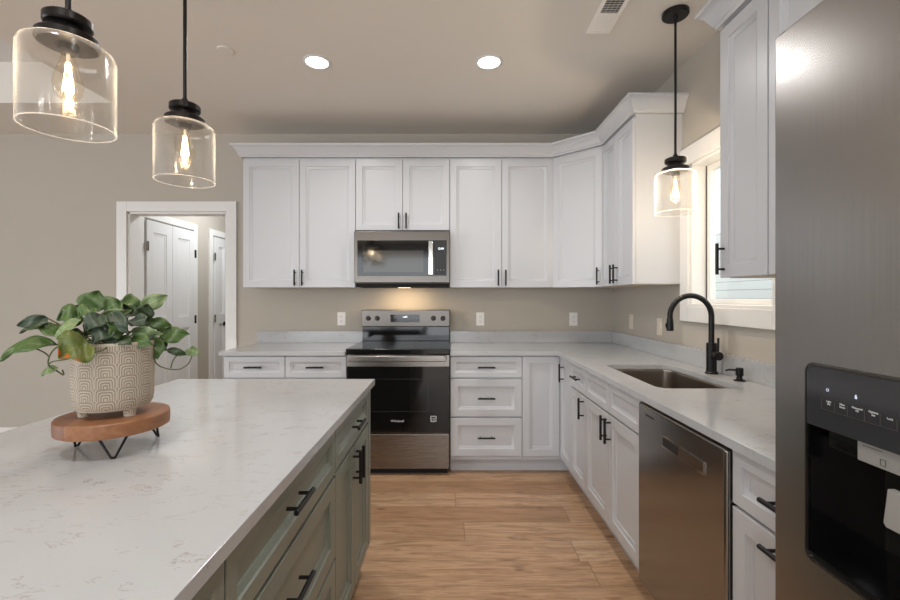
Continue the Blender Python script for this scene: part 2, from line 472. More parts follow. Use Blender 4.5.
# panelled hall doors on the hall's left wall (facing +x)
def slab_door(name, y0, y1, z1, hinges, knob=None):
    r = root(name, None, None, (-2.878, y0, 0.012), PI/2); r['kind'] = 'structure'
    wd = y1-y0; b = MB()
    panel_front(b, 0, wd, 0, z1*.5+.01, .09, .02, .035, .009, top=.06, bottom=.2)
    panel_front(b, 0, wd, z1*.5+.01, z1-.012, .09, .02, .035, .009, top=.11, bottom=.06)
    b.build('door_panel', M['door'], r)
    for (yy, zz) in hinges:
        MB().box(yy-.012, yy+.012, -.045, -.034, zz-.045, zz+.045, .002).build('hinge', M['black'] if name == 'door_2' else M['steel'], r)
    if knob:
        MB().lathe([(0, 0), (.026, 0), (.026, .006), (.011, .01), (.011, .03), (.022, .036), (.028, .048), (.022, .06), (0, .064)], 24, (knob[0], -.036, knob[1]), Matrix.Rotation(PI/2, 4, 'X')).build('door_knob', M['black'], r)
    return r

def panel_front(b, x0, x1, z0, z1, stile=.052, bev=.02, t=.02, rec=.009, top=None, bottom=None, y0=0.0):
    """framed panel: flat frame, sloped moulding, recessed flat field; back face at y=y0, front face at y0-t"""
    top = stile if top is None else top; bottom = stile if bottom is None else bottom
    yf = y0-t; e = .0015
    def ring(i, y, it=None, ib=None):
        it = i if it is None else it; ib = i if ib is None else ib
        return [(x0+i, y, z0+ib), (x1-i, y, z0+ib), (x1-i, y, z1-it), (x0+i, y, z1-it)]
    L = [ring(0, y0), ring(0, yf+e), ring(e, yf), ring(stile, yf, top, bottom), ring(stile+.0025, yf+.005, top+.0025, bottom+.0025),
         ring(stile+bev, yf+rec, top+bev, bottom+bev), ring(stile+bev+.0015, yf+rec+.003, top+bev+.001, bottom+bev+.001)]
    R = b.quadstrip(L)
    b.bm.faces.new(R[-1]); b.bm.faces.new(R[0][::-1])
    return b

slab_door('door_1', 4.10, 4.478, 2.04, [(.004, 1.78), (.004, 1.05)])
slab_door('door_2', 4.482, 4.87, 2.04, [(.395, 1.78), (.395, 1.05)])
slab_door('door_3', 5.29, 5.60, 2.04, [(-.004, 1.79), (-.004, 1.04)], (.215, .965))
for nm, a, c in (('trim_2', 4.09, 4.885), ('trim_3', 5.28, 5.61)):
    b = MB()
    b.box(-2.879, -2.858, a-.07, a-.0, 0, 2.13, .003); b.box(-2.879, -2.858, c, c+.07, 0, 2.13, .003); b.box(-2.879, -2.858, a, c, 2.06, 2.13, .003)
    structure(b.build(nm, M['trim']))

# ------------------------------------------------------------------ window over the sink
r = root('window_1', None, None, (0, 0, 0)); r['kind'] = 'structure'
b = MB(); t0 = W-.02; cw = .088
b.box(t0, W-.001, WY1, WY1+cw, WZ0-cw, WZ1+cw+.02, .003); b.box(t0, W-.001, WY0-cw, WY0, WZ0-cw, WZ1+cw+.02, .003)
b.box(t0, W-.001, WY0, WY1, WZ1, WZ1+cw+.02, .003); b.box(t0, W-.001, WY0, WY1, WZ0-cw, WZ0, .003)
b.build('window_casing', M['trim'], r)
b = MB(); b.box(W-.002, W+.13, WY1-.015, WY1, WZ0, WZ1); b.box(W-.002, W+.13, WY0, WY0+.015, WZ0, WZ1)
b.box(W-.002, W+.13, WY0, WY1, WZ1-.015, WZ1); b.build('window_jamb', M['trim'], r)
MB().box(W-.012, W+.13, WY0, WY1, WZ0-.001, WZ0+.018, .003).build('window_sill', M['trim'], r)
b = MB(); xs0, xs1 = W+.085, W+.12; a0, a1, z0, z1 = WY0+.015, WY1-.015, WZ0+.018, WZ1-.015
b.box(xs0, xs1, a1-.035, a1, z0, z1, .003); b.box(xs0, xs1, a0, a0+.035, z0, z1, .003)
b.box(xs0, xs1, a0+.035, a1-.035, z0, z0+.03, .003); b.box(xs0, xs1, a0+.035, a1-.035, z1-.035, z1, .003)
b.build('window_sash', M['trim'], r)
MB().box(xs0-.004, xs0, a1-.008, a1, z0, z1).build('window_seal', M['slot'], r)
MB().box(W+.10, W+.105, a0+.03, a1-.03, z0+.025, z1-.03).build('window_pane', M['pane'], r)
# outdoors
tag(MB().box(W+.4, 30, -10, 22, -.62, -.5).build('lawn', M['grass'], smooth=False), kind='structure')
tag(MB().box(5.4, 5.6, -4, 22, -.5, 2.6).build('neighbouring_house', M['siding'], smooth=False),
    'pale lap sided house wall seen through the sink window', 'house')

# ------------------------------------------------------------------ hardware
def handle(parent, x, z, y, vertical=True, L=.128):
    """black T-bar pull; y is the door face (front at smaller y)"""
    b = MB(); s_ = .030
    if vertical:
        b.cyl((x, y-s_, z-L/2), (x, y-s_, z+L/2), .0066, 14, bev=.001)
        for q in (-1, 1): b.cyl((x, y, z+q*(L/2-.022)), (x, y-s_, z+q*(L/2-.022)), .0046, 12)
    else:
        b.cyl((x-L/2, y-s_, z), (x+L/2, y-s_, z), .0066, 14, bev=.001)
        for q in (-1, 1): b.cyl((x+q*(L/2-.022), y, z), (x+q*(L/2-.022), y-s_, z), .0046, 12)
    return b.build('handle', M['black'], parent)

FT = .02
def fronts(r, items, mat, t=FT):
    """items: (kind, x0, x1, z0, z1, handle) ; handle None | ('v',x,z) | ('h',x,z)"""
    for kind, x0, x1, z0, z1, h in items:
        g = .0021
        b = MB(); hh = z1-z0; st = .052 if hh > .25 and (x1-x0) > .2 else .038
        panel_front(b, x0+g, x1-g, z0+g, z1-g, st, .019 if st > .05 else .017, t-.001, .011, y0=-.001)
        o = b.build(kind, mat, r)
        if h: handle(o, h[1], h[2], -t, h[0] == 'v')

# ------------------------------------------------------------------ upper cabinets
UZ0, UZ1 = 1.385, 2.44
YU = 3.55; XU = 1.155
hz = UZ0+.015+.064+.002
def upper(name, label, x0, x1, z0, z1, doors, loc_y=YU):
    r = root(name, label, 'cabinet', (x0, loc_y, z0), 0, 'white wall cabinets')
    b = MB(); b.box(0, x1-x0, 0, D-.001-loc_y, 0.004, z1-z0, .0015)
    b.build('cabinet_body', M['white'], r)
    MB().box(.018, x1-x0-.018, .01, D-.02-loc_y, 0.0, .0035).build('bottom_panel', M['inside'], r)
    fronts(r, doors, M['white'])
    return r
dt = UZ1-UZ0-.02; hl = .079
w1 = -.759+1.672
upper('wall_cabinet', 'white double-door wall cabinet at the left end of the crown, beside the doorway', -1.672, -.7595, UZ0, UZ1,
      [('door', 0, w1/2, 0, dt, ('v', w1/2-.03, hl)), ('door', w1/2, w1, 0, dt, ('v', w1/2+.03, hl))])
MZ = 1.843
w2 = .762
upper('wall_cabinet', 'short white double-door wall cabinet directly above the microwave', -.7585, .003, MZ, UZ1,
      [('door', 0, w2/2, 0, UZ1-MZ-.02, ('v', w2/2-.03, hl)), ('door', w2/2, w2, 0, UZ1-MZ-.02, ('v', w2/2+.03, hl))])
w3 = .840
upper('wall_cabinet', 'white double-door wall cabinet between the microwave and the diagonal corner cabinet', .004, .844, UZ0, UZ1,
      [('door', 0, w3/2, 0, dt, ('v', w3/2-.03, hl)), ('door', w3/2, w3, 0, dt, ('v', w3/2+.03, hl))])
# diagonal corner cabinet
A = Vector((.845, YU, 0)); B = Vector((XU, 3.247, 0))
r = root('corner_wall_cabinet', 'white wall cabinet set diagonally across the corner, single tall door', 'cabinet', (A.x, A.y, UZ0))
b = MB(); poly = [(A.x, A.y), (B.x, B.y), (W-.001, B.y), (W-.001, D-.001), (A.x, D-.001)]
b.prism([(p[0]-A.x, p[1]-A.y) for p in poly], .004, UZ1-UZ0); b.build('cabinet_body', M['white'], r)
MB().prism([(p[0]-A.x, p[1]-A.y) for p in [(A.x+.02, A.y+.01), (B.x+.01, B.y+.02), (W-.02, B.y+.02), (W-.02, D-.02), (A.x+.02, D-.02)]], 0, .0035).build('bottom_panel', M['inside'], r)
dl = (B-A).length; ang = math.atan2(B.y-A.y, B.x-A.x)
b = MB(); panel_front(b, .012, dl-.010, 0, dt, .052, .019, FT-.001, .009, y0=-.001)
dobj = b.build('door', M['white'], r); dobj.rotation_euler = (0, 0, ang)
handle(dobj, dl-.036, hl, -FT)
# right run by the window
def upper_r(name, label, ya, yb, doors, z1=UZ1):
    r = root(name, label, 'cabinet', (XU, ya, UZ0), -PI/2, 'white wall cabinets')   # local x -> -Y, local y -> +X
    wd = ya-yb
    MB().box(0, wd, 0, W-.001-XU, .004, z1-UZ0, .0015).build('cabinet_body', M['white'], r)
    MB().box(.018, wd-.018, .01, W-.02-XU, 0, .0035).build('bottom_panel', M['inside'], r)
    fronts(r, doors, M['white']); return r
w4 = 3.246-2.697
upper_r('wall_cabinet', 'white double-door wall cabinet on the window wall, beside the diagonal corner cabinet', 3.246, 2.697,
        [('door', 0, w4/2, 0, dt, ('v', w4/2-.03, hl)), ('door', w4/2, w4, 0, dt, ('v', w4/2+.03, hl))])
upper_r('wall_cabinet', 'white single-door wall cabinet right of the sink window with a handle at its far edge', 1.83, 1.5535,
        [('door', 0, .275, 0, dt, ('v', .03, hl))])
upper_r('wall_cabinet', 'white wall cabinet cut off behind the upper edge of the refrigerator', 1.5525, 1.25,
        [('door', 0, .30, 0, dt, ('v', .27, hl))])

# crown moulding
def sweep(path, prof):
    """path: [(x,y)] with cabinets on the left-hand side of travel reversed; profile (out, z); out to the right of travel"""
    n = len(path); P = [Vector((p[0], p[1])) for p in path]; norm = []
    for i in range(n):
        ds = []
        if i > 0: ds.append((P[i]-P[i-1]).normalized())
        if i < n-1: ds.append((P[i+1]-P[i]).normalized())
        ns = [Vector((d.y, -d.x)) for d in ds]
        if len(ns) == 1: norm.append(ns[0])
        else:
            m = (ns[0]+ns[1]).normalized(); norm.append(m/max(.3, m.dot(ns[0])))
    b = MB(); loops = []
    for i in range(n): loops.append([(P[i].x+norm[i].x*o, P[i].y+norm[i].y*o, z) for o, z in prof])
    R = b.quadstrip(loops, close=True)
    b.bm.faces.new(R[0][::-1]); b.bm.faces.new(R[-1])
    bmesh.ops.recalc_face_normals(b.bm, faces=b.bm.faces)
    return b
CP = [(-.03, 2.4415), (.022, 2.4415), (.026, 2.452), (.032, 2.456), (.040, 2.478), (.054, 2.502), (.070, 2.517), (.078, 2.520), (.080, 2.535), (-.03, 2.535)]
sw = sweep([(-1.6725, D-.003), (-1.6725, YU-.001), (A.x, YU-.001), (XU-.001, B.y), (XU-.001, 2.6965), (W-.003, 2.6965)], CP)
tag(sw.build('crown_molding', M['white']), 'long white crown moulding running over the wall cabinets and round the corner', 'crown moulding')
sw = sweep([(W-.003, 1.831), (XU-.001, 1.831), (XU-.001, 1.25)], CP)
tag(sw.build('crown_molding', M['white']), 'short white crown moulding piece over the cabinets right of the sink window', 'crown moulding')

# ------------------------------------------------------------------ base cabinets
BY = 3.23; BX = .835; BZ = .876; TK = .105; DZ0 = .135; DZ1 = .872
def base(name, label, loc, rz, wd, depth, items, mat, group='white base cabinets', toe=.065, cat='cabinet', extra=None, z0=.105):
    r = root(name, label, cat, loc, rz, group)
    b = MB(); b.box(0, wd, 0, depth, z0, BZ, .001); b.build('cabinet_body', mat, r)
    MB().box(0, wd, toe, toe+.015, 0, z0-.001).build('toe_kick', mat, r)
    fronts(r, items, mat)
    return r
dep = D-.002-BY
H3 = [(.714, DZ1), (.427, .704), (DZ0, .419)]
wl = .905
base('base_cabinet', 'white base cabinet left of the range with two drawers side by side', (-1.662, BY, 0), 0, wl, dep,
     [('drawer', 0, wl/2, .714, DZ1, ('h', wl/4, .793)), ('drawer', wl/2, wl, .714, DZ1, ('h', wl*.75, .793)),
      ('door', 0, wl/2, DZ0, .708, ('v', wl/2-.03, .63)), ('door', wl/2, wl, DZ0, .708, ('v', wl/2+.03, .63))], M['white'])
wd_ = .528
base('drawer_cabinet', 'white three-drawer base cabinet immediately right of the range', (.008, BY, 0), 0, wd_, dep,
     [('drawer', 0, wd_, z0, z1, ('h', wd_/2, (z0+z1)/2)) for z0, z1 in H3], M['white'])
# corner cabinet with two doors at a right angle
r = root('corner_base_cabinet', 'white corner base cabinet with two tall doors meeting at a right angle', 'cabinet', (.537, BY, 0), 0)
b = MB(); pl = [(0, 0), (BX-.537, 0), (BX-.537, 2.925-BY), (W-.002-.537, 2.925-BY), (W-.002-.537, D-.002-BY), (0, D-.002-BY)]
b.prism(pl, .105, BZ); b.build('cabinet_body', M['white'], r)
t = .065
b = MB(); b.box(0, BX-.537+t+.015, t, t+.015, 0, .104); b.box(BX-.537+t, BX-.537+t+.015, 2.925-BY, t-.0005, 0, .104); b.build('toe_kick', M['white'], r)
b = MB(); panel_front(b, .0016, .815-.537-.003, DZ0, DZ1, .052, .019, FT-.001, .009, y0=-.001); b.build('door', M['white'], r)
b = MB(); panel_front(b, 0.003, .285, DZ0, DZ1, .052, .019, FT-.001, .009, y0=-.001)
o = b.build('door', M['white'], r); o.location = (BX-.537, .815-.537-.5584+.2584-.0, 0)
o.location = (BX-.537, -.02, 0); o.rotation_euler = (0, 0, -PI/2); handle(o, .10, .765, -FT)
# sink-side run: local x -> -Y
dx = W-.002-BX
base('base_cabinet', 'narrow white base cabinet with one small drawer over one door, beside the corner cabinet', (BX, 2.923, 0), -PI/2, .309, dx,
     [('drawer', 0, .309, .714, DZ1, ('h', .155, .793)), ('door', 0, .309, DZ0, .708, ('v', .275, .63))], M['white'])
# sink base is open on top: panels only
r = root('sink_base_cabinet', 'white base cabinet under the sink with two false fronts over two doors', 'cabinet', (BX, 2.612, 0), -PI/2)
ws = .757
for q in (0, ws-.018): MB().box(q, q+.018, 0, dx, .105, BZ).build('side_panel', M['white'], r)
MB().box(.0185, ws-.0185, dx-.012, dx, .105, BZ).build('back_panel', M['white'], r)
MB().box(.0185, ws-.0185, .0185, dx-.0125, .105, .123).build('bottom_panel', M['white'], r)
MB().box(.0185, ws-.0185, 0, .018, .105, BZ).build('face_panel', M['white'], r)
MB().box(0, ws, t, t+.015, 0, .104).build('toe_kick', M['white'], r)
fronts(r, [('false_front', 0, ws/2, .714, DZ1, None), ('false_front', ws/2, ws, .714, DZ1, None),
           ('door', 0, ws/2, DZ0, .708, ('v', ws/2-.03, .63)), ('door', ws/2, ws, DZ0, .708, ('v', ws/2+.03, .63))], M['white'])
wp = .43
base('base_cabinet', 'white base cabinet between the dishwasher and the refrigerator, horizontal pulls on drawer and door', (BX, 1.257, 0), -PI/2, wp, dx,
     [('drawer', 0, wp, .714, DZ1, ('h', wp/2, .793)), ('pull_out_door', 0, wp, DZ0, .708, ('h', wp/2, .675))], M['white'])

# ------------------------------------------------------------------ worktops
CT0, CT1 = .879, .909
def rrect(x0, x1, y0, y1, r, n=6):
    pts = []
    for cx, cy, a in ((x1-r, y1-r, 0), (x0+r, y1-r, 90), (x0+r, y0+r, 180), (x1-r, y0+r, 270)):
        for i in range(n+1):
            q = math.radians(a+90*i/n); pts.append((cx+r*math.cos(q), cy+r*math.sin(q)))
    return pts
SX0, SX1, SY0, SY1 = .918, 1.305, 1.90, 2.585
cf = D-.655
r = root('worktop', 'white quartz worktop in an L from the range round the corner past the sink', 'worktop', (.008, cf, CT0))
pl = [(.008, cf), (.79, cf), (.79, .82), (W-.002, .82), (W-.002, D-.002), (.008, D-.002)]
b = MB(); sh = lambda P: [(p[0]-.008, p[1]-cf) for p in P]
b.prism(sh(pl), 0, .030, .003, holes=[sh(rrect(SX0, SX1, SY0, SY1, .055))]); b.build('slab', M['quartz'], r)
MB().box(0, W-.023-.008, D-.021-cf, D-.002-cf, .0305, .131, .0015).build('backsplash', M['quartz'], r)
MB().box(W-.022-.008, W-.002-.008, .82-cf, D-.002-cf, .0305, .131, .0015).build('backsplash', M['quartz'], r)
r = root('worktop', 'short white quartz worktop left of the range, ending at the doorway', 'worktop', (-1.685, cf, CT0))
MB().box(0, .925, 0, D-.002-cf, 0, .030, .003).build('slab', M['quartz'], r)
MB().box(0.0, .925, D-.021-cf, D-.002-cf, .0305, .131, .0015).build('backsplash', M['quartz'], r)

# sink
r = root('kitchen_sink', 'stainless undermount single bowl sink set in the worktop', 'sink', ((SX0+SX1)/2, (SY0+SY1)/2, .877))
hx, hy = (SX1-SX0)/2+.004, (SY1-SY0)/2+.004
def rr(h, k, rad, z): return [(p[0], p[1], z) for p in rrect(-h, h, -k, k, rad, 6)]
b = MB()
L = [rr(hx+.02, hy+.02, .07, 0), rr(hx, hy, .059, 0), rr(hx-.004, hy-.004, .056, -.01), rr(hx-.008, hy-.008, .05, -.17), rr(hx-.02, hy-.02, .045, -.192), rr(hx-.045, hy-.045, .03, -.2), rr(.045, .045, .044, -.204)]
R = b.quadstrip(L); b.bm.faces.new(R[-1])
b.quadstrip([rr(hx+.02, hy+.02, .07, 0), rr(hx+.02, hy+.02, .07, -.002), rr(hx+.002, hy+.002, .06, -.002), rr(hx-.002, hy-.002, .055, -.17), rr(hx-.01, hy-.01, .04, -.205), rr(.04, .04, .039, -.207)])
b.build('sink_bowl', M['sinksteel'], r, fix=False)
MB().lathe([(.0, .0), (.012, .001), (.03, .0015), (.043, .004), (.045, .001), (.045, -.001), (0, -.001)], 32, (0, 0, -.2025)).build('drain', M['chrome'], r)

# faucet
r = root('kitchen_faucet', 'matte black high-arc pull-down faucet behind the sink', 'faucet', (1.365, 2.27, CT1+.0005))
MB().lathe([(0, 0), (.031, 0), (.031, .006), (.027, .009), (.0245, .012), (.0245, .155), (.0225, .159), (0, .159)], 32).build('faucet_body', M['black'], r)
pts = [(0, 0, .155), (0, 0, .297)]
for i in range(1, 25):
    a = PI*i/24; pts.append((-.108+.108*math.cos(a), 0, .297+.108*math.sin(a)))
pts += [(-.216, 0, .285)]
MB().tube(pts, .0138, 18).build('spout', M['black'], r)
MB().lathe([(0, 0), (.0165, 0), (.0175, .003), (.0175, .03), (.016, .062), (.0145, .064), (0, .064)], 24, (-.216, 0, .222)).build('spray_head', M['black'], r)
MB().box(-.2375, -.2325, -.006, .006, .238, .262, .001).build('spray_button', M['black'], r)
MB().cyl((0, -.02, .098), (0, -.066, .098), .0225, 28, bev=.002).build('valve', M['black'], r)
MB().tube([(0, -.055, .115), (0, -.058, .19)], [.0058, .0052], 14).build('lever', M['black'], r)
r = root('soap_dispenser', 'short matte black soap dispenser pump right of the faucet', 'soap dispenser', (1.378, 2.07, CT1+.0005))
MB().lathe([(0, 0), (.025, 0), (.025, .004), (.013, .008), (.0115, .022), (.0165, .026), (.0165, .058), (.013, .062), (0, .062)], 28).build('pump_body', M['black'], r)
MB().tube([(0, 0, .05), (-.05, 0, .053), (-.066, 0, .049)], [.005, .0045, .004], 12).build('nozzle', M['black'], r)

# ------------------------------------------------------------------ range
RX0, RX1 = -.7545, .005
rw = RX1-RX0; RY = 3.19
r = root('kitchen_range', 'freestanding stainless and black glass electric range', 'range', (RX0, RY, 0))
b = MB(); b.box(.004, rw-.004, .03, .62, .05, .888, .003); b.build('oven_body', M['steel'], r)
MB().box(.02, rw-.02, .05, .6, .001, .05).build('base_plinth', M['darkgap'], r)
b = MB(); b.box(.0, rw, -.018, .635, .889, .931, .006, 3); b.build('cooktop', M['cooktop'], r)
co = [o for o in r.children if o.name.startswith('cooktop')][0]
for cx, cy, q in ((.2, .15, .11), (.56, .16, .085), (.2, .43, .075), (.56, .42, .11)):
    MB().lathe([(q-.002, .9312), (q-.002, .9316), (q, .9316), (q, .9312)], 48, (cx, cy, 0)).build('burner_ring', M['ring'], co)
# backguard
MB().box(.006, rw-.006, .565, .62, .9315, 1.055, .003).build('backguard_lower_panel', M['blackglass'], r)
bg = MB().box(.0, rw, .545, .625, 1.055, 1.199, .006, 3).build('control_panel', M['steel_dark'], r)
def bgx(px): return (px-VX)*(RY+.545)/F-RX0
for px in (368.3, 377.3, 433.4, 442.9):
    k = MB().lathe([(0, 0), (.021, 0), (.021, .004), (.0175, .006), (.0165, .024), (.014, .028), (0, .028)], 28, (0, 0, 0), Matrix.Rotation(PI/2, 4, 'X'))
    k.box(-.003, .003, -.033, -.027, -.015, .015, .001)
    k.build('knob', M['blackplastic'], r, (bgx(px), .5445, 1.127))
dsp = MB().box(bgx(390.5), bgx(419.5), .541, .5445, 1.093, 1.158, .001).build('control_display', M['blackglass'], r)
text('clock_digits', '12:00', .018, M['led'], dsp, (bgx(405), .5405, 1.138), (PI/2, 0, 0))
for i in range(7):
    for j in range(2):
        if i in (3,): continue
        text('button_mark', '\u2013', .012, M['text'], dsp, (bgx(393.5+i*3.9), .5405, 1.103+j*.02), (PI/2, 0, 0))
# oven door
dr = MB().box(.003, rw-.003, .0, .029, .315, .884, .004).build('oven_door', M['steel'], r)
MB().box(.0035, rw-.0035, -.0025, -.0005, .318, .80, .001).build('door_glass', M['blackglass'], dr)
wn = MB(); wx0, wx1, wz0, wz1 = .17, .60, .47, .71
for a_ in ((wx0, wx1, wz0, wz0+.0025), (wx0, wx1, wz1-.0025, wz1), (wx0, wx0+.0025, wz0, wz1), (wx1-.0025, wx1, wz0, wz1)):
    wn.box(a_[0], a_[1], -.0032, -.0026, a_[2], a_[3])
wn.build('window_outline', M['ring'], dr)
b = MB(); b.box(.025, rw-.025, -.062, -.045, .842, .886, .007, 3)
b.box(.03, .055, -.046, .0, .85, .878, .003); b.box(rw-.055, rw-.03, -.046, .0, .85, .878, .003)
b.build('door_handle', M['steel'], dr)
text('brand_lettering', 'Whirlpool', .023, M['text'], dr, ((397.3-VX)*RY/F-RX0, -.003, .402), (PI/2, 0, 0))
bx, bz = (433.5-VX)*RY/F-RX0, .418
b = MB(); q = .022
for a_ in ((-q, q, -q, -q+.006), (-q, q, q-.006, q), (-q, -q+.007, -q, q), (q-.006, q, -.002, q), (-.008, .012, .002, .006), (-.008, .02, -.010, -.006), (q-.006, q, -q, -.01)):
    b.box(bx+a_[0], bx+a_[1], -.0032, -.0026, bz+a_[2], bz+a_[3])
b.build('square_label', M['text'], dr)
MB().box(.004, rw-.004, .0, .029, .05, .306, .005, 3).build('storage_drawer', M['steel'], r)

# ------------------------------------------------------------------ microwave
mw = .757; MY = 3.44
r = root('microwave', 'stainless over-the-range microwave with black glass window', 'microwave', (-.753, MY, 1.40))
MB().box(.002, mw-.002, .03, D-.002-MY, .012, MZ-1.40-.001, .002).build('microwave_body', M['blackplastic'], r)
b = MB(); b.box(0, mw, 0, .029, .020, .430, .006, 3); fr = b.build('front_frame', M['steel_dark'], r)
mx = lambda px: (px-VX)*(MY-.003)/F+.753
mz = lambda py: CAM_H+(VY-py)*(MY-.003)/F-1.40
MB().box(mx(357.3), mx(446.6), -.003, -.0004, mz(276), mz(240.3), .001).build('door_glass', M['blackglass'], fr)
MB().box(mx(363.5), mx(423.5), -.0042, -.0032, mz(272.3), mz(250.5), .0004).build('window_screen', M['mwglass'], fr)
b = MB(); hx0, hx1 = mx(428.6), mx(433.2)
b.box(hx0, hx1, -.038, -.024, mz(275), mz(241.3), .004, 3)
b.box(hx0+.006, hx1-.006, -.025, -.003, mz(246)-.012, mz(246)+.012); b.box(hx0+.006, hx1-.006, -.025, -.003, mz(270)-.012, mz(270)+.012)
b.build('door_handle', M['chrome'], fr)
cp = MB().box(mx(434.2), mx(446.2), -.0042, -.0032, mz(275.2), mz(241), .0004).build('keypad', M['blackplastic'], fr)
text('clock_digits', '12:00', .022, M['led'], cp, (mx(440.7), -.0045, mz(248.7)), (PI/2, 0, 0))
for i in range(3):
    for j in range(5):
        text('key_mark', '%d' % ((j*3+i+1) % 10), .012, M['slot'] if j < 4 else M['text'], cp, (mx(437.5+i*3.1), -.0045, mz(254.5+j*3.9)), (PI/2, 0, 0))
MB().box(mw-.128, mw-.1265, -.0006, .001, mz(240.3)+.002, .428).build('seam', M['slot'], fr)
MB().box(mw-.128, mw-.1265, -.0006, .001, .021, mz(276)-.002).build('seam', M['slot'], fr)
b = MB(); b.box(.01, mw-.01, .035, .38, -.012, .011, .002); b.build('underside_vent', M['darkgap'], r)
MB().box(mw/2-.05, mw/2+.05, .17, .23, -.0145, -.0125).build('cooktop_lamp', M['hoodlamp'], r)
area('cooktop_lamp_light', (-.753+mw/2, MY+.20, 1.38), (math.radians(10), 0, 0), .28, .05, HOOD_W, (1, .72, .42))

# ------------------------------------------------------------------ dishwasher
DX = .80; dw = .588
r = root('dishwasher', 'stainless dishwasher with pocket handle between the sink cabinet and the end cabinet', 'dishwasher', (DX, 1.850, 0), -PI/2)
MB().box(.004, dw-.004, .03, .58, .10, .868, .002).build('tub', M['blackplastic'], r)
MB().box(.01, dw-.01, .075, .095, .001, .099).build('toe_panel', M['blackplastic'], r)
yl = lambda px: 1.850-(DX*F/(px-VX))
dd = MB().box(0, dw, 0, .029, .112, .866, .012, 4).build('door', M['steel_y'], r)
MB().box(.004, dw-.004, .031, .05, .8665, .8775).build('shaded_gap_strip', M['blackglass'], r)  # black strip stands in for the shade in the gap under the worktop
h0, h1 = yl(663), yl(705)
b = MB(); b.box(yl(679.5), h1, -.0055, -.0004, .748, .788, .001)
b.box(h0-.001, yl(679.5), -.0055, -.0004, .786, .788); b.box(h0-.001, yl(679.5), -.0055, -.0004, .748, .754)
b.build('pocket_handle', M['chrome'], dd)
MB().box(h0, yl(679.5)-.0005, -.0012, -.0004, .7545, .7855).build('handle_recess', M['blackplastic'], dd)
MB().box(yl(645.5), yl(654), -.0012, -.0004, .826, .831).build('vent_slot', M['darkgap'], dd)

# ------------------------------------------------------------------ refrigerator (side by side, faces -x)
FX = .594
r = root('refrigerator', 'large brushed stainless side-by-side refrigerator with door dispenser at the right edge', 'refrigerator', (FX, .797, 0), -PI/2)
fw = .91
MB().box(.004, fw-.004, .075, W-.03-FX, .03, 1.775, .004).build('cabinet_body', paint('refrigerator_side_grey', (92, 90, 88), .5), r)
MB().box(.02, fw-.02, .1, .2, 0.0, .03).build('base_grille', M['blackplastic'], r)
yy = lambda px: .797-FX*F/(px-VX)
zz = lambda px, py: CAM_H+(VY-py)*(FX*F/(px-VX))/F
c0, c1 = yy(806.3), .797-.485
z_lo, z_mid, z_hi = .875, 1.097, 1.196
# freezer door with a hole for the dispenser
b = MB(); hole = rrect(c0, c1, z_lo, z_hi, .014, 4)
b.prism(rrect(0, .398, .05, 1.779, .004, 3), 0, .07, .004, holes=[hole], mat=Matrix(((1, 0, 0, 0), (0, 0, 1, 0), (0, 1, 0, 0), (0, 0, 0, 1))))
fd = b.build('freezer_door', M['steel_fridge'], r, fix=True)
MB().box(.403, fw, 0, .07, .05, 1.779, .006, 3).build('fridge_door', M['steel_fridge'], r)
for x_, pn_ in ((.384, fd), (.407, [o for o in r.children if o.name.startswith('fridge_door')][0])):
    MB().box(x_-.0, x_+.012, -.0015, -.0002, .55, 1.60, .0005).build('recessed_grip', M['blackplastic'], pn_)
# dispenser
def ringbox(b, x0, x1, z0, z1, t_, y0, y1):
    b.box(x0, x0+t_, y0, y1, z0, z1); b.box(x1-t_, x1, y0, y1, z0, z1); b.box(x0+t_, x1-t_, y0, y1, z0, z0+t_); b.box(x0+t_, x1-t_, y0, y1, z1-t_, z1)
b = MB(); b.prism(rrect(c0-.001, c1+.001, z_lo-.001, z_hi+.001, .015, 5), -.002, .002, 0, holes=[rrect(c0+.0015, c1-.0015, z_lo+.002, z_hi-.0015, .012, 5)], mat=Matrix(((1, 0, 0, 0), (0, 0, 1, 0), (0, 1, 0, 0), (0, 0, 0, 1))))
b.build('dispenser_trim', M['steel_dark'], r, fix=True)
b = MB(); b.box(c0+.002, c1-.002, -.002, .008, z_mid, z_hi-.002, .0015); pn = b.build('dispenser_control_panel', M['panelglass'], r)
b = MB(); y1_ = .068
b.box(c0+.002, c1-.002, y1_-.002, y1_, z_lo+.002, z_mid); b.box(c0+.002, c0+.004, .004, y1_-.002, z_lo+.002, z_mid)
b.box(c1-.004, c1-.002, .004, y1_-.002, z_lo+.002, z_mid); b.box(c0+.004, c1-.004, .002, y1_-.002, z_lo+.002, z_lo+.012); b.box(c0+.004, c1-.004, .0085, y1_-.002, z_mid, z_mid+.004)
b.build('dispenser_cavity', M['blackglass'], r)
# housings at the top of the cavity
y9 = lambda px: .797-(FX+.011)*F/(px-VX)
MB().box(y9(828), y9(856), .012, .06, z_mid-.030, z_mid-.0005, .002).build('water_nozzle_housing', M['blackglass'], r)
hs = MB().box(y9(857.5), y9(915), .010, .06, z_mid-.032, z_mid-.0005, .002).build('ice_chute_housing', M['silver'], r)
b = MB(); q = y9(884); ringbox(b, q-.004, q+.004, z_mid-.027, z_mid-.018, .0006, .0093, .0098)
for k in range(7): b.box(y9(864)+k*.0042, y9(864)+k*.0042+.0028, .0093, .0098, z_mid-.008, z_mid-.0068)
b.build('printed_mark', M['slot'], hs)
b = MB(); q0, q1 = yy(884), yy(925)
b.prism([(q0+.006, 1.046), (q0, .998), (q0+.004, .993), (q1, .993), (q1, 1.046)], -.002, .010, .002, mat=Matrix(((1, 0, 0, 0), (0, 0, 1, 0), (0, 1, 0, 0), (0, 0, 0, 1)))); b.box((q0+q1)/2-.01, (q0+q1)/2+.01, .008, .05, 1.0, z_mid-.034, .002)
b.build('dispenser_paddle', M['silver'], r, fix=True)
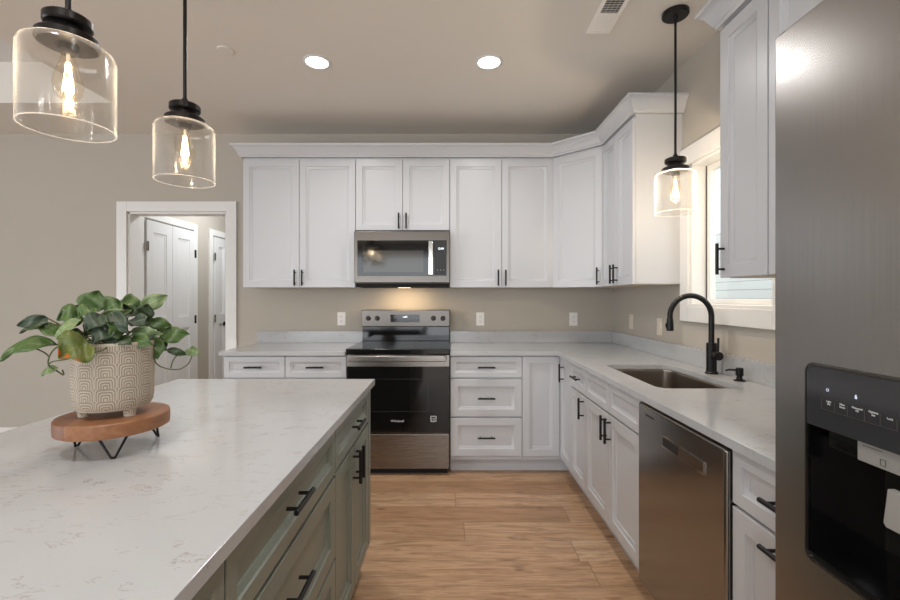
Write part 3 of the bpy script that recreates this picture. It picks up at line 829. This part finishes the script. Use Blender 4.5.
# control marks
def ptext(name, s_, px, py, size, mat):
    q = .797-(FX-.002)*F/(px-VX); text(name, s_, size, mat, pn, (q, -.0024, zz(px, py)), (PI/2, 0, 0), extr=.0001, sp=.95)
for px, py, s_ in ((829, 402.7, 'Light\nOn'), (842.5, 405.8, 'Filter\nReset'), (857.3, 409.5, 'Measured\nFill'), (873.6, 413.5, 'Options\nSet'), (890.3, 418.7, 'Lock')):
    ptext('button_lettering', s_, px, py, .0042, M['text'])
b = MB()
yb = [yy(v) for v in (823, 836, 849, 866, 882, 899)]
for i in range(6):
    b.box(yb[i]-.0002, yb[i]+.0002, -.0028, -.0022, 1.1285, 1.1445)
b.box(yb[0], yb[-1], -.0028, -.0022, 1.1283, 1.1287)
b.build('button_outline', M['slot'], pn)
ic = MB(); q = yy(829.3); z_ = zz(829.3, 390)
ic.lathe([(.0016, 0), (.0016, .0004), (.0024, .0004), (.0024, 0)], 20, (q, -.0026, z_), Matrix.Rotation(PI/2, 4, 'X')); ic.build('ring_icon', M['icon'], pn)
ic = MB(); q = yy(857.6); z_ = zz(857.6, 397)
ic.box(q-.0017, q+.0017, -.0028, -.0022, z_-.003, z_+.001, .0003); ic.box(q-.001, q+.001, -.0028, -.0022, z_+.001, z_+.0032, .0003); ic.build('lock_icon', M['icon'], pn)

# ------------------------------------------------------------------ island
IX = -.38
isl = []
def island(name, label, ya, yb, items):
    r = root(name, label, 'cabinet', (IX-FT, ya, 0), PI/2, 'sage green island cabinets')     # local x -> +Y
    wd = yb-ya
    MB().box(0, wd, 0, .60, .105, BZ, .001).build('cabinet_body', M['sage'], r)
    MB().box(0, wd, .07, .085, 0, .104).build('toe_kick', M['sage'], r)
    fronts(r, items(wd), M['sage']); return r
island('island_cabinet', 'sage green island cabinet at the far end, one drawer over two doors', 1.458, 2.045, lambda q:
       [('drawer', 0, q, .722, .872, ('h', q/2, .797)), ('door', 0, q/2, DZ0, .714, ('v', q/2-.03, .635)), ('door', q/2, q, DZ0, .714, ('v', q/2+.03, .635))])
island('island_cabinet', 'sage green island cabinet in the middle of the row with stacked wide drawers', .741, 1.4565, lambda q:
       [('drawer', 0, q, .715, .872, ('h', .32, .811)), ('drawer', 0, q, .44, .707, ('h', .32, .597)), ('drawer', 0, q, DZ0, .432, ('h', q/2, .30))])
island('island_cabinet', 'sage green island cabinet nearest the camera, cut off at the bottom edge', .10, .7395, lambda q:
       [('drawer', 0, q, .722, .872, ('h', q/2, .797)), ('door', 0, q/2, DZ0, .714, ('v', q/2-.03, .635)), ('door', q/2, q, DZ0, .714, ('v', q/2+.03, .635))])
b = MB(); b.box(-1.0, IX+.001, 2.0465, 2.098, .135, BZ, .002); b.box(-1.0, IX-.09, 2.0465, 2.098, .001, .1345)
tag(b.build('island_end_panel', M['sage']), 'plain sage green end panel closing the far end of the island', 'panel')
tag(MB().box(-1.02, -1.0015, .10, 2.0455, .001, BZ, .002).build('island_back_panel', M['sage']), 'sage green panel closing the seating side of the island', 'panel')
b = MB().prism([(-1.318, -.55), (-.362, -.55), (-.362, 2.122), (-1.318, 2.122)], CT0, CT1, .003)
tag(b.build('island_worktop', M['quartz']), 'large white veined quartz island top in the left foreground', 'worktop')

# ------------------------------------------------------------------ pendants
def pendant(label, x, y, zb, rot=0.0, watts=PEND_W):
    """zb = bottom rim of the glass"""
    r = root('pendant_light', label, 'pendant light', (x, y, zb), rot, 'clear glass cylinder pendant lights')
    R_, hgt = .0965, .205
    pr = [(R_, 0), (R_, hgt-.022), (R_-.005, hgt-.010), (R_-.016, hgt-.002), (.060, hgt)]
    MB().lathe([(R_-.0032, -.0004), (R_+.0006, -.0004), (R_+.0006, .0014), (R_-.0032, .0014), (R_-.0032, -.0004)], 64).build('glass_rim', M['rim'], r)
    inn = [(q-.003 if i < 4 else q, z-(.003 if i > 2 else 0)) for i, (q, z) in enumerate(pr)]
    sh_ = MB().lathe(pr+inn[::-1]+[pr[0]], 64).build('glass_shade', M['shade'], r)
    MB().lathe([(0, hgt+.001), (.059, hgt+.001), (.064, hgt+.004), (.064, hgt+.020), (.060, hgt+.024), (.036, hgt+.030), (.034, hgt+.044), (.047, hgt+.046), (.050, hgt+.050), (.050, hgt+.066), (.046, hgt+.070), (.012, hgt+.072), (.010, hgt+.09), (0, hgt+.09)], 48).build('metal_cap', M['bronze'], r)
    top = H-zb-.0005
    MB().cyl((0, 0, hgt+.089), (0, 0, top-.02), .0062, 14).build('rod', M['black'], r)
    MB().lathe([(0, top), (.063, top), (.063, top-.016), (.058, top-.021), (.012, top-.023), (.010, top-.036), (0, top-.036)], 40).build('ceiling_canopy', M['black'], r)
    MB().lathe([(0, hgt-.001), (.0205, hgt-.001), (.0205, hgt-.014), (.016, hgt-.020), (0, hgt-.020)], 28).build('socket', M['bronze'], r)
    zt = hgt-.020
    bl = MB().lathe([(.013, zt), (.015, zt-.012), (.020, zt-.03), (.028, zt-.055), (.031, zt-.075), (.028, zt-.095), (.018, zt-.11), (.008, zt-.117), (0, zt-.118)], 32).build('bulb', M['bulbglass'], r)
    f = MB()
    for k in range(6):
        a = PI/3*k+.3; c_, s_ = math.cos(a), math.sin(a)
        f.tube([(c_*.004, s_*.004, zt-.022), (c_*.012, s_*.012, zt-.092)], .0006, 6)
    f.build('filament', M['filament'], bl)
    MB().tube([(0, 0, zt), (0, 0, zt-.03)], .004, 8).build('filament_post', M['plate'], bl)
    l = bpy.data.lights.new('bulb_light', 'POINT'); l.energy = watts; l.color = (1, .84, .66); l.shadow_soft_size = .007
    lo = bpy.data.objects.new('bulb_light', l); C.objects.link(lo); lo.location = (x, y, zb+.125)
    return r
pendant('clear glass pendant light over the island, nearest the camera in the top left corner', -.944, 1.08, 1.722)
pendant('clear glass pendant light over the island, the farther one left of the wall cabinets', -.950, 1.567, 1.722)
pendant('clear glass pendant light hanging over the sink in front of the window', 1.141, 2.20, 1.731, watts=13.0)

# ------------------------------------------------------------------ recessed lights, vent, cover plate, outlets
def can(x, y, label, grp=None):
    r = root('recessed_light', label, 'ceiling light', (x, y, H), 0, 'recessed ceiling lights')
    MB().lathe([(.066, -.001), (.085, -.001), (.085, -.004), (.070, -.008), (.066, -.006), (.066, -.001)], 40).build('trim_ring', M['trim'], r)
    MB().lathe([(0, -.0015), (.065, -.0015), (.065, -.005), (0, -.005)], 40).build('lens', M['can'], r)
    l = bpy.data.lights.new('recessed_lamp', 'AREA'); l.shape = 'DISK'; l.size = .12; l.energy = CAN_W; l.color = (1, .98, .96); l.spread = math.radians(150)
    lo = bpy.data.objects.new('recessed_lamp', l); C.objects.link(lo); lo.location = (x, y, H-.012)
can(-.807, 2.66, 'round recessed ceiling light, the left one of the two in view')
can(.242, 2.66, 'round recessed ceiling light, the right one of the two in view')
for x, y in ((-.807, .2), (.242, .2), (-.807, -1.9), (.242, -1.9), (-1.85, -1.9)):
    can(x, y, 'round recessed ceiling light behind the camera')
l = bpy.data.lights.new('hall_lamp', 'AREA'); l.shape = 'DISK'; l.size = .3; l.energy = HALL_W; l.color = (.92, .96, 1)
lo = bpy.data.objects.new('hall_lamp', l); C.objects.link(lo); lo.location = (-2.2, 4.9, H-.02)

r = root('air_vent', 'white ceiling air register with angled louvres near the sink pendant', 'vent', (.803, 2.20, H))
b = MB(); b.box(-.065, -.044, -.19, .165, -.008, -.001, .002); b.box(.044, .065, -.19, .165, -.008, -.001, .002)
b.box(-.044, .044, .14, .165, -.008, -.001, .002); b.box(-.044, .044, -.19, -.165, -.008, -.001, .002); b.build('frame', M['vent'], r)
MB().box(-.044, .044, -.165, .14, -.0022, -.001).build('duct_opening', M['darkgap'], r)
b = MB()
n_ = 24
for i in range(n_):
    y_ = -.160+i*.0127; s_ = 1 if y_ > .0 else -1
    m_ = Matrix.Translation((0, y_, -.006)) @ Matrix.Rotation(math.radians(48)*-s_, 4, 'X')
    b.box(-.044, .044, -.0045 if s_ < 0 else -.0065, .0045 if s_ < 0 else .0065, -.0004, .0004, mat=m_)
for x_ in (-.022, 0, .022): b.box(x_-.0006, x_+.0006, -.165, .14, -.0105, -.0095)
b.build('louvres', M['vent'], r)
tag(MB().lathe([(0, -.001), (.045, -.001), (.045, -.004), (.041, -.007), (0, -.008)], 36, (-1.30, 2.53, H)).build('ceiling_cover_plate', M['ceiling']),
    'small round cover plate painted like the ceiling, above the farther island pendant', 'cover plate')

def outlet(label, loc, rz, duplex=True, wd=.072, ht=.116):
    pm = M['plate'] if duplex else M['beigeplate']
    r = root('wall_outlet' if duplex else 'wall_switch', label, 'outlet' if duplex else 'switch', loc, rz)
    MB().box(-wd/2, wd/2, -.006, -.0005, -ht/2, ht/2, .002).build('cover_plate', pm, r)
    if duplex:
        for q in (-1, 1):
            o = MB().lathe([(0, 0), (.0165, 0), (.0165, .002), (0, .002)], 24, (0, -.0062, q*.0195), Matrix.Rotation(PI/2, 4, 'X')).build('receptacle', M['plate'], r)
            b = MB(); b.box(-.007, -.005, -.0087, -.0081, q*.0195-.004, q*.0195+.006); b.box(.005, .007, -.0087, -.0081, q*.0195-.004, q*.0195+.006)
            b.cyl((0, -.0081, q*.0195-.009), (0, -.0087, q*.0195-.009), .0022, 10); b.build('slots', M['slot'], o)
    else:
        MB().box(-.0165, .0165, -.0095, -.0062, -.033, .033, .0015).build('rocker', pm, r)
    return r
ox = lambda px: (px-VX)*D/F
outlet('white duplex outlet on the far wall left of the range', (ox(341.6), D, 1.118), 0)
outlet('white duplex outlet on the far wall just right of the range', (ox(480.3), D, 1.116), 0)
outlet('white duplex outlet on the far wall near the corner', (ox(573.3), D, 1.115), 0)
outlet('pale switch plate on the window wall, nearer the corner', (W, 3.455, 1.115), -PI/2, False)
outlet('pale switch plate on the window wall, between the corner and the sink window', (W, 2.99, 1.105), -PI/2, False)

# ------------------------------------------------------------------ plant stand, planter, plant
PX, PY = -.883, 1.150
r = root('plant_stand', 'round acacia wood riser on black hairpin legs, on the island', 'plant stand', (PX, PY, CT1+.0005))
MB().lathe([(0, .054), (.120, .054), (.1235, .056), (.1245, .070), (.1240, .088), (.122, .0905), (0, .0905)], 64).build('wooden_top', M['acacia'], r)
for a in (178, -54, 57):
    q = math.radians(a); c_ = Vector((math.cos(q), math.sin(q), 0)); tn = Vector((-c_.y, c_.x, 0))
    p0 = c_*.086-tn*.030+Vector((0, 0, .0535)); p1 = c_*.103-tn*.004+Vector((0, 0, .0035)); p2 = c_*.103+tn*.004+Vector((0, 0, .0035)); p3 = c_*.086+tn*.030+Vector((0, 0, .0535))
    MB().tube([p0, p1, p2, p3], .0032, 10).build('hairpin_leg', M['black'], r)
PZ = CT1+.0005+.0908
r = root('potted_plant', 'leafy green trailing plant in a patterned stoneware pot on the wooden riser', 'potted plant', (PX, PY, PZ))
b = MB(); b.lathe([(0, .017), (.066, .017), (.078, .020), (.0845, .030), (.0875, .05), (.0885, .10), (.0890, .188), (.0875, .1905), (.0855, .1895), (.0845, .165), (0, .165)], 96)
po = b.build('pot', M['pot'], r); 
for v in po.data.vertices: v.co.z -= .018
po.location = (0, 0, .018)
for a in (-148, -22, 98):
    q = math.radians(a); b = MB(); b.lathe([(0, 0), (.0125, 0), (.016, .019), (0, .019)], 20, (.062*math.cos(q), .062*math.sin(q), 0)); b.build('pot_foot', M['pot'], r)
MB().lathe([(0, .0), (.084, .0), (.080, .008), (.04, .013), (0, .014)], 40, (0, 0, .1655)).build('soil', M['soil'], r)

cdir = Vector((PX, PY, 0)).normalized(); cd0 = math.hypot(PX, PY)
def pt(cx, cy, dd=0.0):
    """point of the plant, in the pot's frame"""
    px, py = cx/2.858, 270+cy/2.858
    ray = Vector(((px-VX)/F, 1, (VY-py)/F)); k = (cd0+dd)/(ray.x*cdir.x+ray.y*cdir.y)
    return ray*k+Vector((0, 0, CAM_H))-Vector((PX, PY, PZ))
def leaf(base, tip, width, mat, roll=0.0, droop=.12, fold=.25, tipw=.62):
    base = Vector(base); tip = Vector(tip); ax = tip-base; L = ax.length; ax.normalize()
    view = -cdir
    up0 = Vector((0, 0, 1))*.55+view*.85
    side = ax.cross(up0).normalized(); nrm = side.cross(ax).normalized()
    if roll: 
        m = Matrix.Rotation(roll, 3, ax); side = m @ side; nrm = m @ nrm
    nu, nv = 12, 7; b = bmesh.new(); rows = []
    for i in range(nu+1):
        t_ = i/nu
        wdt = width*.5*(max(0.0, math.sin(PI*min(1, t_**.78))))**.75*(1.0 if t_ < .6 else (1-(t_-.6)/.4*.45))
        if i == 0 or i == nu: rows.append([b.verts.new((L*t_, 0, 0))]); continue
        row = []
        for j in range(nv):
            s_ = (j/(nv-1)-.5)*2
            z = abs(s_)**1.3*fold*wdt + math.sin(PI*t_)*droop*L - .004*math.sin(t_*9+s_*3)*width/.04
            back = -.12*wdt if t_ < .12 else 0
            row.append(b.verts.new((L*t_+back*abs(s_), s_*wdt, z)))
        rows.append(row)
    for A_, B_ in zip(rows, rows[1:]):
        if len(A_) == 1:
            for j in range(nv-1): b.faces.new((A_[0], B_[j+1], B_[j]))
        elif len(B_) == 1:
            for j in range(nv-1): b.faces.new((A_[j], A_[j+1], B_[0]))
        else:
            for j in range(nv-1): b.faces.new((A_[j], A_[j+1], B_[j+1], B_[j]))
    bmesh.ops.recalc_face_normals(b, faces=b.faces)
    me = bpy.data.meshes.new('leaf'); b.to_mesh(me); b.free()
    for p in me.polygons: p.use_smooth = True
    me.materials.append(M[mat]); o = bpy.data.objects.new('leaf', me); C.objects.link(o); o.parent = r
    o.matrix_local = Matrix.Translation(base) @ Matrix((ax, side, nrm)).transposed().to_4x4()
    md = o.modifiers.new('thickness', 'SOLIDIFY'); md.thickness = .0009; md.offset = 0
    return o
PXM = 1.45/436/2.858*1.25
LV = [
 # base(cx,cy,dd) tip(cx,cy,dd) width(crop px) material roll droop
 ((166, 214, -.02), (-4, 264, -.05), 40, 'leaf_mid', .5, .20),
 ((140, 138, .02), (46, 160, .04), 24, 'leaf_blue', -.5, .06),
 ((142, 150, .0), (54, 182, .0), 20, 'leaf_dark', .6, .05),
 ((232, 132, .0), (160, 143, -.02), 48, 'leaf_mid', .0, .12),
 ((258, 116, .03), (284, 58, .03), 50, 'leaf_mid', .0, .06),
 ((300, 112, .0), (346, 92, .02), 42, 'leaf_mid', .2, .1),
 ((402, 112, .02), (480, 72, .03), 32, 'leaf_pale', .3, .12),
 ((346, 88, .04), (406, 108, .05), 38, 'leaf_mid', -.2, .12),
 ((455, 196, .0), (543, 184, -.01), 40, 'leaf_mid', .0, .12),
 ((322, 120, -.05), (368, 184, -.08), 28, 'leaf_blue', .5, .1),
 ((376, 176, -.03), (468, 182, -.05), 28, 'leaf_pale', .7, .15),
 ((254, 208, -.09), (166, 254, -.11), 66, 'leaf_orange', -.1, .12),
 ((236, 142, -.03), (160, 200, -.05), 30, 'leaf_pale', .6, .12),
 ((292, 128, -.06), (246, 176, -.08), 34, 'leaf_blue', .1, .1),
 ((318, 162, -.06), (262, 212, -.09), 32, 'leaf_blue', .0, .1),
 ((200, 196, .0), (92, 164, .02), 38, 'leaf_mid', .4, .12),
 ((442, 196, -.02), (450, 256, -.03), 32, 'leaf_mid', .2, .05),
 ((548, 246, -.02), (552, 216, -.02), 26, 'leaf_pale', .0, .0),
 ((476, 228, -.02), (538, 243, -.02), 16, 'leaf_dark', .3, .1),
 ((168, 280, -.05), (116, 304, -.06), 20, 'leaf_pale', .5, .1),
 ((286, 130, -.02), (378, 114, -.03), 22, 'leaf_pale', .9, .12),
 ((405, 138, .0), (424, 96, .0), 34, 'leaf_dark', .2, .05),
 ((428, 148, .0), (492, 160, .0), 26, 'leaf_mid', .5, .1),
 ((266, 108, -.02), (226, 136, -.04), 32, 'leaf_mid', .2, .1),
 ((376, 196, -.05), (438, 216, -.08), 30, 'leaf_mid', .3, .12),
 ((346, 192, -.06), (302, 148, -.08), 32, 'leaf_mid', .2, .06),
 ((262, 130, .0), (232, 126, -.02), 26, 'leaf_orange', .2, .06),
 ((380, 140, -.03), (416, 160, -.06), 34, 'leaf_blue', .0, .1),
 ((340, 200, -.06), (376, 214, -.10), 26, 'leaf_dark', .0, .1),
 ((330, 150, -.03), (340, 118, -.03), 34, 'leaf_dark', .4, .1),
 ((240, 190, -.04), (196, 196, -.06), 34, 'leaf_dark', .2, .1),
 ((290, 160, .0), (240, 190, -.03), 40, 'leaf_dark', .0, .1),
 ((300, 190, -.04), (330, 214, -.09), 30, 'leaf_blue', -.2, .1),
 ((400, 170, .0), (446, 140, .02), 30, 'leaf_dark', .3, .1),
 ((360, 130, .03), (390, 96, .05), 36, 'leaf_dark', .2, .08),
 ((240, 120, .05), (210, 104, .06), 26, 'leaf_blue', .3, .08),
 ((310, 110, .06), (300, 78, .07), 34, 'leaf_dark', .1, .08),
 ((450, 175, .03), (480, 148, .05), 26, 'leaf_dark', .1, .08),
 ((200, 170, .04), (170, 188, .03), 34, 'leaf_dark', .1, .08),
 ((420, 190, -.04), (440, 200, -.06), 26, 'leaf_blue', .1, .08),
 ((462, 194, .0), (474, 232, .0), 18, 'leaf_blue', .6, .1),
]
for bs, tp, wd_, mt, rl, dr_ in LV:
    leaf(pt(*bs), pt(*tp), wd_*PXM*.95, mt, rl, dr_)
cs = Vector((0, 0, .17))
rnd = random.Random(3)
for bs, tp, *_ in LV:
    p1 = pt(*bs)
    if bs[0] > 520 or bs[1] > 225 or bs[0] < 150: continue
    a = rnd.uniform(0, 6.28); q = Vector((.035*math.cos(a), .035*math.sin(a), .168))
    mid = (q+p1)/2+Vector((0, 0, .018))
    MB().tube([q, mid, p1+(p1-mid)*.05], .0016, 6).build('stem', M['stem'], r)
def vine(pts, rad=.0017):
    P = [pt(*p) for p in pts]; out = []
    for i in range(len(P)-1):
        p0, p1, p2, p3 = P[max(0, i-1)], P[i], P[i+1], P[min(len(P)-1, i+2)]
        for k in range(6):
            t_ = k/6
            out.append(.5*((2*p1)+(-p0+p2)*t_+(2*p0-5*p1+4*p2-p3)*t_*t_+(-p0+3*p1-3*p2+p3)*t_**3))
    out.append(P[-1]); MB().tube(out, rad, 8).build('vine', M['stem'], r)
vine([(300, 196, .0), (240, 180, -.03), (170, 212, -.03), (80, 210, -.02), (125, 235, -.03), (140, 248, -.04)])
vine([(280, 200, -.02), (190, 210, -.06), (150, 232, -.05), (138, 270, -.05), (165, 290, -.05), (182, 300, -.05), (178, 285, -.05)])
vine([(320, 195, -.03), (300, 225, -.095), (255, 240, -.10), (190, 255, -.10), (150, 262, -.07), (140, 270, -.05)])
vine([(380, 195, -.02), (436, 212, -.03), (444, 262, -.03), (470, 280, -.03), (510, 284, -.02), (538, 268, -.02), (549, 244, -.02)])
vine([(488, 281, -.025), (494, 260, -.02), (506, 243, -.02)])
vine([(385, 190, .0), (450, 195, .0), (478, 230, -.02)])
vine([(240, 185, .03), (190, 165, .02), (140, 140, .02)])
vine([(240, 190, .02), (200, 176, .0), (142, 150, .0)])
